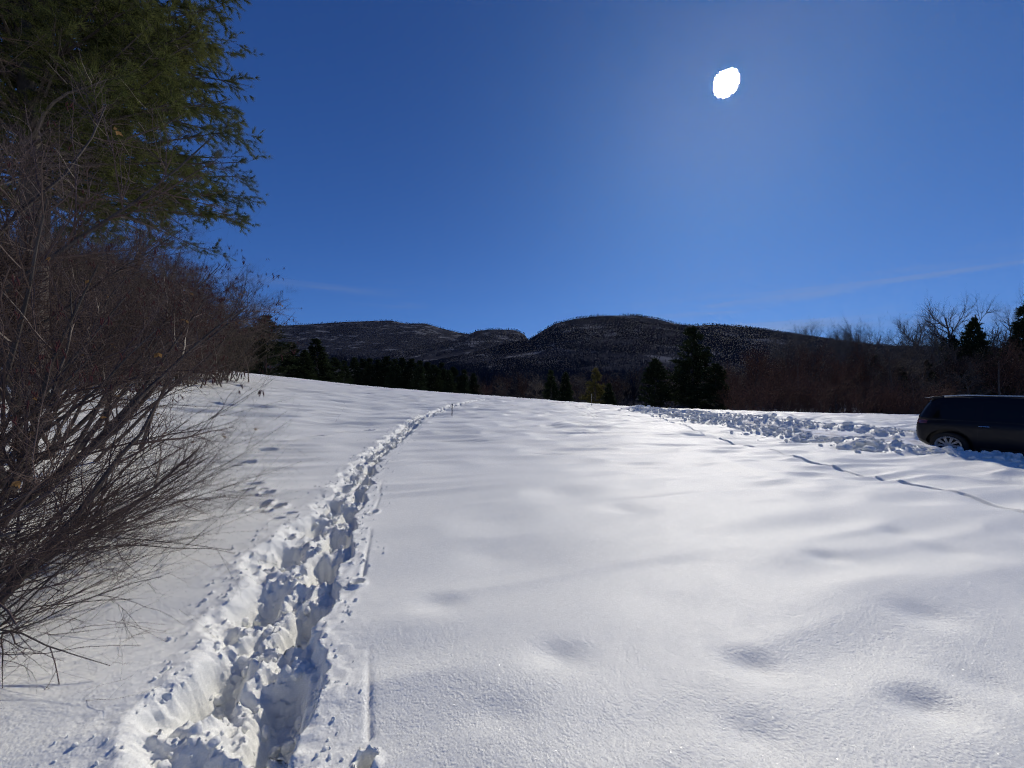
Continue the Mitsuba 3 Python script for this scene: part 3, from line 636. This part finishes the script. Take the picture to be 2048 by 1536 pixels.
# ------------------------------------------------------------------ plowed snow: chunks along the two banks, crumbs and the driveway
def lump(rng, sub=2, rough=0.35, flat=0.7):
    m = trimesh.creation.icosphere(subdivisions=sub)
    v = m.vertices * np.array([1, rng.uniform(.7, 1), flat * rng.uniform(.8, 1.15)])
    o = rng.uniform(0, 50, 3)
    n = meshkit.fbm(v * 1.3 + o, 3, 1) - 0.5; n2 = meshkit.noise(v * 4 + o, 5) - 0.5
    v = v * (1 + rough * 1.6 * n + 0.22 * rough * n2)[:, None]
    for _ in range(5):     # broken faces
        d = unit(rng.normal(size=3)); c = rng.uniform(0.45, 0.78); t = v @ d
        v = v - np.maximum(t - c, 0)[:, None] * d * 0.85
    return trimesh.Trimesh(v, m.faces, process=False)
rng = np.random.default_rng(77)
LUMPS = [mikit.ply(lump(rng), 'm_chunk', smooth=50) for _ in range(14)]
RAW = [lump(rng, 1) for _ in range(14)]
def chunk(x, y, r, label, group, lift=0.25):
    key = num('snow_chunk')
    z = float(field(np.array([x]), np.array([y]))[0]) + EYE + r * lift
    scene[key] = {**LUMPS[int(rng.integers(14))], 'to_world': T().translate([float(x), float(y), z]).rotate([0, 0, 1], float(rng.uniform(0, 360))).rotate([1, 0, 0], float(rng.uniform(-35, 35))).scale([r * float(rng.uniform(.85, 1.25)), r, r * float(rng.uniform(.8, 1.05))])}
    tag(key, label, 'snow chunk', group)
LN, GN = 'grey chunk of plowed snow in the near bank between the field and the driveway', 'snow chunks in the near bank'
LF, GF = 'grey chunk of plowed snow in the far bank beyond the driveway', 'snow chunks in the far bank'
# the large ones, where the photograph shows them
for px, py, w, label in [(1362, 832, 30, 'large pale snow block at the far end of the plowed bank below the tallest pine'), (1320, 828, 24, 'rounded snow block at the very tip of the plowed bank'), (1392, 841, 18, 'round snow ball in front of the block at the tip of the bank'),
                         (1571, 862, 26, 'round dark snow ball in the middle of the near bank'), (1560, 874, 18, 'snow ball fallen onto the field in front of the middle of the near bank'), (1612, 868, 24, 'smooth snow ball near the middle of the near bank, right of the dark one'),
                         (1688, 900, 32, 'broken snow block at the front of the near bank, left of the heap'), (1738, 905, 26, 'flat snow block lying at the foot of the heap in the near bank'), (1722, 880, 44, 'largest heap of plowed snow in the near bank, left of the car'),
                         (1790, 895, 36, 'split snow block in the near bank, right of the largest heap'), (1862, 908, 40, 'big smooth snow mound in front of the rear wheel of the car'), (1875, 915, 20, 'small snow lump at the foot of the mound in front of the rear wheel'), (2030, 912, 34, 'snow block in the near bank at the right edge of the picture'),
                         (1960, 906, 30, 'snow lump in the near bank below the car door'), (1490, 848, 18, 'snow ball in the near bank behind the old track line')]:
    x, y, _ = cast(px, py); r = w / 2 / F * y * 0.98
    chunk(x, y, r, label, None, 0.3)
def scatter_line(line, n, off, rr, label, group, tmax=None):
    for _ in range(n):
        i = int((len(line) - 2) * rng.random() ** 0.9) + 1
        t = unit(line[i + 1 if i + 1 < len(line) else i] - line[i - 1]); o = rng.normal() * off[1] + off[0]
        x, y = line[i] + np.array([-t[1], t[0]]) * o
        if x / y > 1.38 or y < 7: continue
        chunk(x, y, rr[0] + (rr[1] - rr[0]) * rng.random() ** 2.2, label, group, rng.uniform(0.0, .5))
scatter_line(nb, 190, (0.25, 0.5), (0.07, 0.21), LN, GN)
scatter_line(fb, 160, (0.0, 0.4), (0.07, 0.22), LF, GF)
def rubble(line, n, off, rr):
    out = []
    i = (len(line) - 2) * rng.random(n); i = i.astype(int) + 1
    t = unit(line[np.minimum(i + 1, len(line) - 1)] - line[i - 1]); o = rng.normal(size=n) * off[1] + off[0]
    p = line[i] + np.stack([-t[:, 1], t[:, 0]], 1) * o[:, None]
    z = field(p[:, 0], p[:, 1]) + EYE
    r = rr[0] + (rr[1] - rr[0]) * rng.random(n) ** 3
    for k in range(n):
        m = RAW[k % 14]; R = trimesh.transformations.random_rotation_matrix(rng.random(3))[:3, :3]
        v = (m.vertices @ R.T) * r[k] * [1, 1, .85] + [p[k, 0], p[k, 1], z[k] + r[k] * 0.3]
        out.append((v, m.faces))
    return out
def pack(lst):
    at = np.cumsum([0] + [len(v) for v, _ in lst])
    return trimesh.Trimesh(np.vstack([v for v, _ in lst]), np.vstack([f + a for (_, f), a in zip(lst, at)]), process=False)
S('snow_rubble', pack(rubble(nb, 3900, (0.15, 0.6), (0.02, 0.11)) + rubble(fb, 2300, (0.0, 0.5), (0.025, 0.11)) + rubble(nb, 260, (0.9, 0.5), (0.02, 0.06))), 'm_chunk', smooth=True)
tag('snow_rubble', 'crumbled plowed snow strewn along both banks of the driveway', 'snow', kind='stuff')
# crumbs along the trench
n = 3000
ti = rng.integers(0, 900, n); side = np.where(rng.random(n) < 0.5, 1, -1)
off = np.where(rng.random(n) < 0.6, rng.uniform(-.85, .85, n) * tw[ti], side * (tw[ti] + np.abs(rng.normal(size=n)) * 0.13))
pp = tp[ti] + np.stack([td[ti, 1], -td[ti, 0]], 1) * off[:, None]
zz = field(pp[:, 0], pp[:, 1]) + EYE
cr = []
for k in range(n):
    m = RAW[k % 14]; r = 0.007 + (0.034 if abs(off[k]) < tw[ti[k]] else 0.011) * rng.random() ** 3; R = trimesh.transformations.random_rotation_matrix(rng.random(3))[:3, :3]
    cr.append(((m.vertices @ R.T) * r + [pp[k, 0], pp[k, 1], zz[k] + r * 0.35], m.faces))
S('snow_crumbs', pack(cr), 'm_snow', smooth=True)
tag('snow_crumbs', 'small crumbs of snow kicked out along the trodden trail', 'snow', kind='stuff')
# flat ice crystals that lie on the crust and glint
n = 60000
yy = 1.15 + 7.5 * rng.random(n) ** 1.7; xx = rng.uniform(-1.35, 1.35, n) * yy
cz = np.stack([xx, yy, field(xx, yy) + EYE + 0.0015], 1)
tn = unit(np.stack([rng.normal(size=n) * 0.26, rng.normal(size=n) * 0.26, np.ones(n)], 1))
ta = unit(np.cross(tn, rng.normal(size=(n, 3)))); tb = np.cross(tn, ta); sz = rng.uniform(0.0012, 0.0028, n)[:, None]
S('ice_crystals', trimesh.Trimesh(np.stack([cz + ta * sz, cz + (-0.5 * ta + 0.87 * tb) * sz, cz + (-0.5 * ta - 0.87 * tb) * sz], 1).reshape(-1, 3), np.arange(3 * n).reshape(-1, 3), process=False), 'm_ice')
tag('ice_crystals', 'tiny glinting ice crystals on the crust of the snow', 'ice', kind='stuff')
# driveway surface
gx, gy = np.arange(9, 31, 0.1), np.arange(8, 32, 0.1)
X, Y = np.meshgrid(gx, gy); inner = drive_poly.buffer(-0.75)
ins = shapely.contains_xy(inner, X.ravel(), Y.ravel()).reshape(X.shape)
dm = grid_mesh(gx, gy, lambda x, y: field(x, y) + 0.012)
keep = ins.ravel()[dm.faces].all(1)
dm = trimesh.Trimesh(dm.vertices, dm.faces[keep], process=False); dm.remove_unreferenced_vertices()
S('driveway', dm, 'm_drive', smooth=True)
tag('driveway', kind='structure')

# ------------------------------------------------------------------ the parked car: hull of stacked plan outlines, wheels, glass, trim
import manifold3d as m3
mat('m_paint', {'type': 'principled', 'base_color': rgb(0.004, 0.005, 0.010), 'roughness': 0.3, 'specular': 0.14, 'clearcoat': 0.2, 'clearcoat_gloss': 0.95})
mat('m_glass', {'type': 'principled', 'base_color': rgb(0.004, 0.004, 0.005), 'roughness': 0.06, 'specular': 0.3})
mat('m_trim', {'type': 'principled', 'base_color': rgb(0.014, 0.014, 0.015), 'roughness': 0.55, 'specular': 0.4})
mat('m_tyre', {'type': 'principled', 'base_color': rgb(0.018, 0.018, 0.018), 'roughness': 0.85, 'specular': 0.3})
mat('m_alloy', {'type': 'principled', 'base_color': rgb(0.42, 0.42, 0.43), 'roughness': 0.36, 'metallic': 0.75})
mat('m_chrome', {'type': 'principled', 'base_color': rgb(0.85, 0.85, 0.86), 'roughness': 0.12, 'metallic': 1.0})
mat('m_lamp', {'type': 'principled', 'base_color': rgb(0.06, 0.006, 0.010), 'roughness': 0.08, 'specular': 0.6, 'clearcoat': 1.0})
mat('m_headlamp', {'type': 'principled', 'base_color': rgb(0.5, 0.5, 0.52), 'roughness': 0.1, 'specular': 0.6, 'clearcoat': 1.0})
LEVELS = np.array([  # height, rear x, front x, half width, corner exponent
    (0.24, 0.42, 4.55, 0.84, 5.0), (0.34, 0.22, 4.72, 0.90, 5.0), (0.46, 0.07, 4.82, 0.945, 5.0), (0.60, 0.01, 4.86, 0.965, 5.0), (0.78, 0.00, 4.86, 0.975, 5.0), (0.92, 0.01, 4.83, 0.975, 5.0), (1.02, 0.025, 4.76, 0.968, 5.0),
    (1.08, 0.035, 4.60, 0.955, 4.6), (1.12, 0.045, 3.95, 0.940, 4.6), (1.16, 0.055, 3.70, 0.925, 5.0), (1.28, 0.10, 3.50, 0.885, 5.5), (1.42, 0.16, 3.27, 0.840, 5.5), (1.56, 0.235, 3.03, 0.790, 5.5), (1.68, 0.31, 2.82, 0.742, 5.5),
    (1.755, 0.37, 2.66, 0.700, 5.0), (1.80, 0.45, 2.50, 0.650, 4.2), (1.835, 0.60, 2.25, 0.540, 3.4), (1.852, 0.85, 1.95, 0.36, 2.8)])
zl = np.linspace(0.24, 1.852, 66)
from scipy.interpolate import PchipInterpolator
LV = PchipInterpolator(LEVELS[:, 0], LEVELS[:, 1:])
M = 128; th = np.linspace(0, 2 * PI, M, endpoint=False)
def outline(z):
    xr, xf, w, e = LV(z)
    cx, hx = (xr + xf) / 2, (xf - xr) / 2
    c, s = np.cos(th), np.sin(th)
    # straight sides, rounded corners about 0.5 m long at either end
    ex = np.sign(c) * np.abs(c) ** (2 / (e * 1.8)); sy = np.sign(s) * np.abs(s) ** (2 / e)
    return np.stack([cx + hx * ex, w * sy, np.full(M, z)], 1)
def side_y(x, z):
    xr, xf, w, e = LV(z).T if np.ndim(z) else LV(z)
    u = np.clip(np.abs((x - (xr + xf) / 2) / ((xf - xr) / 2)), 0, 0.9999)
    return w * (1 - u ** (e * 1.8)) ** (1 / e)
rows = np.array([outline(z) for z in zl])
hv = np.vstack([rows.reshape(-1, 3), [[2.4, 0, 0.24]], [[1.4, 0, 1.858]]])
i = (np.arange(len(zl) - 1)[:, None] * M + np.arange(M)[None]).ravel(); j = (np.arange(len(zl) - 1)[:, None] * M + (np.arange(M)[None] + 1) % M).ravel()
k = np.arange(M); kk = (k + 1) % M; b0 = (len(zl) - 1) * M
hf = np.vstack([np.stack([i, j, j + M], 1), np.stack([i, j + M, i + M], 1), np.stack([kk, k, np.full(M, len(hv) - 2)], 1), np.stack([b0 + k, b0 + kk, np.full(M, len(hv) - 1)], 1)])
def man(m): return m3.Manifold(m3.Mesh(np.asarray(m.vertices, np.float32), np.asarray(m.faces, np.uint32)))
def unman(m): q = m.to_mesh(); return trimesh.Trimesh(q.vert_properties[:, :3], q.tri_verts, process=False)
hull = man(trimesh.Trimesh(hv, hf, process=False))
WX_, WZ_, WR = (0.75, 3.70), 0.385, 0.385
for wx in WX_:
    for sgn in (-1, 1):
        c = trimesh.creation.cylinder(0.475, 0.46, sections=64); c.apply_transform(trimesh.transformations.rotation_matrix(PI / 2, [1, 0, 0])); c.apply_translation([wx, sgn * 0.86, WZ_ + 0.01])
        hull = hull - man(c)
CD, CA = 12.35, 58.0
CX = (1838 - 1024) / F * CD + 0.05
ca, sa = math.cos(math.radians(CA)), math.sin(math.radians(CA))
CAR = np.eye(4); CAR[:3, 0] = [ca, -sa, 0]; CAR[:3, 1] = [sa, ca, 0]
CZ = EYE - (790 - 768) / F * (CD - 0.9) - 1.85
CAR[:3, 3] = [CX, CD, CZ]
carkey = num('parked_car')
def C(part, mesh, m, smooth=30):
    """car frame: x from the rear bumper to the front, y to the car's left (the far side), z up from the tyres' foot"""
    mesh = mesh.copy(); mesh.apply_transform(CAR)
    k = num(f'{carkey}__{part}'); S(k, mesh, m, smooth=smooth); return k[len(carkey) + 2:]
C('body', unman(hull), 'm_paint', 28)
def patch(c, sgn, off=0.006, n=14, m=8, thick=0.02):
    """a panel on the car's side between four corners (x, z): bottom-left, bottom-right, top-right, top-left"""
    c = np.array(c, float); u, v = np.meshgrid(np.linspace(0, 1, n), np.linspace(0, 1, m))
    u, v = u[..., None], v[..., None]
    p = (c[0] * (1 - u) + c[1] * u) * (1 - v) + (c[3] * (1 - u) + c[2] * u) * v
    p = p.reshape(-1, 2); y = side_y(p[:, 0], p[:, 1])
    o = np.stack([p[:, 0], sgn * (y + off), p[:, 1]], 1); q = np.stack([p[:, 0], sgn * (y - thick), p[:, 1]], 1)
    return shell(o, q, n, m, sgn < 0)
def shell(o, q, n, m, flip):
    N = n * m; i = (np.arange(m - 1)[:, None] * n + np.arange(n - 1)[None]).ravel()
    f = np.vstack([np.stack([i, i + 1, i + n + 1], 1), np.stack([i, i + n + 1, i + n], 1)])
    ring = np.concatenate([np.arange(n), np.arange(1, m) * n + n - 1, (m - 1) * n + np.arange(n - 2, -1, -1), np.arange(m - 2, 0, -1) * n])
    nx = np.roll(ring, -1)
    s = np.vstack([np.stack([ring, ring + N, nx + N], 1), np.stack([ring, nx + N, nx], 1)])
    fs = np.vstack([f, f[:, ::-1] + N, s])
    t = trimesh.Trimesh(np.vstack([o, q]), fs[:, ::-1] if flip ^ True else fs, process=False)
    t.fix_normals(); return t
for sgn in (-1, 1):
    C('side_window', patch([(2.36, 1.145), (3.28, 1.145), (2.86, 1.60), (2.36, 1.64)], sgn), 'm_glass')
    C('side_window', patch([(1.36, 1.15), (2.24, 1.145), (2.24, 1.645), (1.40, 1.645)], sgn), 'm_glass')
    C('side_window', patch([(0.42, 1.18), (1.24, 1.152), (1.28, 1.64), (0.62, 1.60)], sgn), 'm_glass')
    for x0 in (1.30, 2.31, 3.42):
        C('door_gap', patch([(x0, 0.45), (x0 + .008, 0.45), (x0 + .008, 1.12), (x0, 1.12)], sgn, 0.0012, 2, 8, 0.01), 'm_trim')
    for x0 in (1.42, 2.44):
        h = trimesh.creation.capsule(height=0.17, radius=0.014, count=[8, 12]); h.apply_transform(trimesh.transformations.rotation_matrix(PI / 2, [0, 1, 0])); h.apply_translation([x0 - h.vertices[:, 0].mean(), 0, 0])
        h.vertices[:, 1] = h.vertices[:, 1] * 1.3 + sgn * (float(side_y(x0, 1.0)) + 0.022); h.vertices[:, 2] += 1.0
        C('door_handle', h, 'm_chrome')
    C('sill_trim', patch([(1.34, 0.30), (3.24, 0.30), (3.24, 0.40), (1.34, 0.40)], sgn, 0.012, 20, 3), 'm_trim')
    C('window_trim', patch([(0.42, 1.125), (3.38, 1.105), (3.38, 1.118), (0.42, 1.142)], sgn, 0.010, 30, 2), 'm_trim')
    C('taillight', patch([(0.075, 0.98), (0.30, 1.00), (0.33, 1.10), (0.085, 1.12)], sgn, 0.010, 14, 5), 'm_lamp')
    C('headlight', patch([(4.20, 0.86), (4.66, 0.80), (4.60, 0.93), (4.24, 0.98)], sgn, 0.008, 10, 5), 'm_headlamp')
    mm = trimesh.creation.icosphere(subdivisions=3); mm.vertices *= [0.075, 0.13, 0.085]; mm.vertices[:, 0] = np.minimum(mm.vertices[:, 0], 0.05); mm.apply_translation([3.02, sgn * 1.06, 1.20])
    C('wing_mirror', mm, 'm_paint')
    rail = trimesh.creation.capsule(height=1.5, radius=0.016, count=[8, 10]).subdivide_to_size(0.15); rail.apply_transform(trimesh.transformations.rotation_matrix(PI / 2, [0, 1, 0])); rail.vertices[:, 2] += 0
    x = rail.vertices[:, 0] - rail.vertices[:, 0].mean() + 1.5; rail.vertices[:, 0] = x; rail.vertices[:, 2] += 1.825 - 0.03 * ((x - 1.5) / 0.9) ** 2; rail.vertices[:, 1] += sgn * 0.60
    C('roof_rail', rail, 'm_trim')
# rear glass, spoiler, bumper trim, plate recess
def rear_x(y, z):
    xr, xf, w, e = LV(z).T
    s = np.clip(np.abs(y) / w, 0, .9999); u = (1 - s ** e) ** (1 / (e * 1.8))
    return (xr + xf) / 2 - (xf - xr) / 2 * u
def rear_patch(y0, y1, z0, z1, off, tz=0.0, n=16, m=8, thick=0.02):
    v, z = np.meshgrid(np.linspace(-1, 1, n), np.linspace(z0, z1, m)); t = (z - z0) / (z1 - z0)
    y = v * (y0 * (1 - t) + y1 * t)
    x = rear_x(y.ravel(), z.ravel())
    return shell(np.stack([x - off, y.ravel(), z.ravel()], 1), np.stack([x + thick, y.ravel(), z.ravel()], 1), n, m, True)
C('rear_window', rear_patch(0.74, 0.60, 1.17, 1.66, 0.006), 'm_glass')
C('bumper_trim', rear_patch(0.78, 0.84, 0.30, 0.46, 0.012), 'm_trim')
C('plate_recess', rear_patch(0.30, 0.30, 0.80, 0.93, 0.006), 'm_trim')
C('windscreen', (lambda: (lambda v: trimesh.Trimesh(np.vstack([v, v - [0.05, 0, 0.03]]), trimesh.convex.convex_hull(np.vstack([v, v - [0.05, 0, 0.03]])).faces if False else [[0, 1, 2], [0, 2, 3], [4, 6, 5], [4, 7, 6], [0, 4, 5], [0, 5, 1], [1, 5, 6], [1, 6, 2], [2, 6, 7], [2, 7, 3], [3, 7, 4], [3, 4, 0]], process=False))(np.array([(3.76, -.72, 1.16), (3.76, .72, 1.16), (2.88, .58, 1.68), (2.88, -.58, 1.68)])))(), 'm_glass', False)
spv = np.array([(0.205, y, z) for y in (-0.62, 0.62) for z in (1.735, 1.762)] + [(0.60, y, z) for y in (-0.66, 0.66) for z in (1.745, 1.826)] + [(0.30, y, z) for y in (-0.69, 0.69) for z in (1.735, 1.765)])
sph = m3.Manifold.hull_points(spv.astype(np.float32)); C('spoiler', unman(sph), 'm_paint', 30)
# wheels: tyre, rim, spokes, hub
prof = np.array([(0.255, -0.115), (0.30, -0.128), (0.345, -0.125), (0.372, -0.105), (0.385, -0.075), (0.385, 0.075), (0.372, 0.105), (0.345, 0.125), (0.30, 0.128), (0.255, 0.115), (0.255, -0.115)])
tyre = trimesh.creation.revolve(prof, sections=64)
rimp = np.array([(0.235, -0.11), (0.268, -0.128), (0.272, -0.122), (0.268, 0.11), (0.235, 0.10), (0.222, 0.06), (0.222, -0.06), (0.235, -0.11)])
rim = trimesh.creation.revolve(rimp, sections=64)
disc = trimesh.creation.cylinder(0.23, 0.01, sections=48); disc.apply_translation([0, 0, 0.02])
hub = trimesh.creation.revolve(np.array([(0, -0.105), (0.03, -0.105), (0.055, -0.095), (0.06, -0.07), (0.06, 0.05), (0, 0.05)]), sections=32)
def spoke(a):
    pts = []
    for r, w, z0, z1 in ((0.045, 0.017, -0.095, -0.05), (0.15, 0.010, -0.100, -0.06), (0.245, 0.009, -0.112, -0.075)):
        for s_ in (-1, 1):
            for z in (z0, z1): pts.append((r, s_ * w, z))
    m = trimesh.convex.convex_hull(np.array(pts)); m.apply_transform(trimesh.transformations.rotation_matrix(a, [0, 0, 1])); return m
for wx in WX_:
    for sgn in (-1, 1):
        R = trimesh.transformations.rotation_matrix(-PI / 2 if sgn < 0 else PI / 2, [1, 0, 0])
        # local -z becomes the outside of the car
        R = trimesh.transformations.rotation_matrix(PI / 2 * sgn, [1, 0, 0])
        def place(m): m = m.copy(); m.apply_transform(R); m.apply_translation([wx, sgn * 0.835, WZ_]); return m
        w = num(f'{carkey}__wheel')
        def W(part, mesh, m, smooth=30):
            mesh = place(mesh); mesh.apply_transform(CAR); S(num(f'{w}__{part}'), mesh, m, smooth=smooth)
        W('tyre', tyre, 'm_tyre', 40); W('rim', rim, 'm_alloy', 40); W('brake_disc', disc, 'm_trim'); W('hub', hub, 'm_alloy')
        for q in range(10):
            for dq in (-0.085, 0.085): W('spoke', spoke(2 * PI * q / 10 + dq), 'm_alloy')
tag(carkey, 'dark sport utility vehicle with silver spoked wheels parked on the plowed driveway', 'car')

# ------------------------------------------------------------------ the air over the valley
scene['haze'] = {'type': 'cube', 'to_world': T().translate([0, 1800, 320 - 10]).scale([7000, 5600, 350]), 'bsdf': {'type': 'null'},
                 'interior': {'type': 'ref', 'id': 'air'}}
tag('haze', kind='stuff')
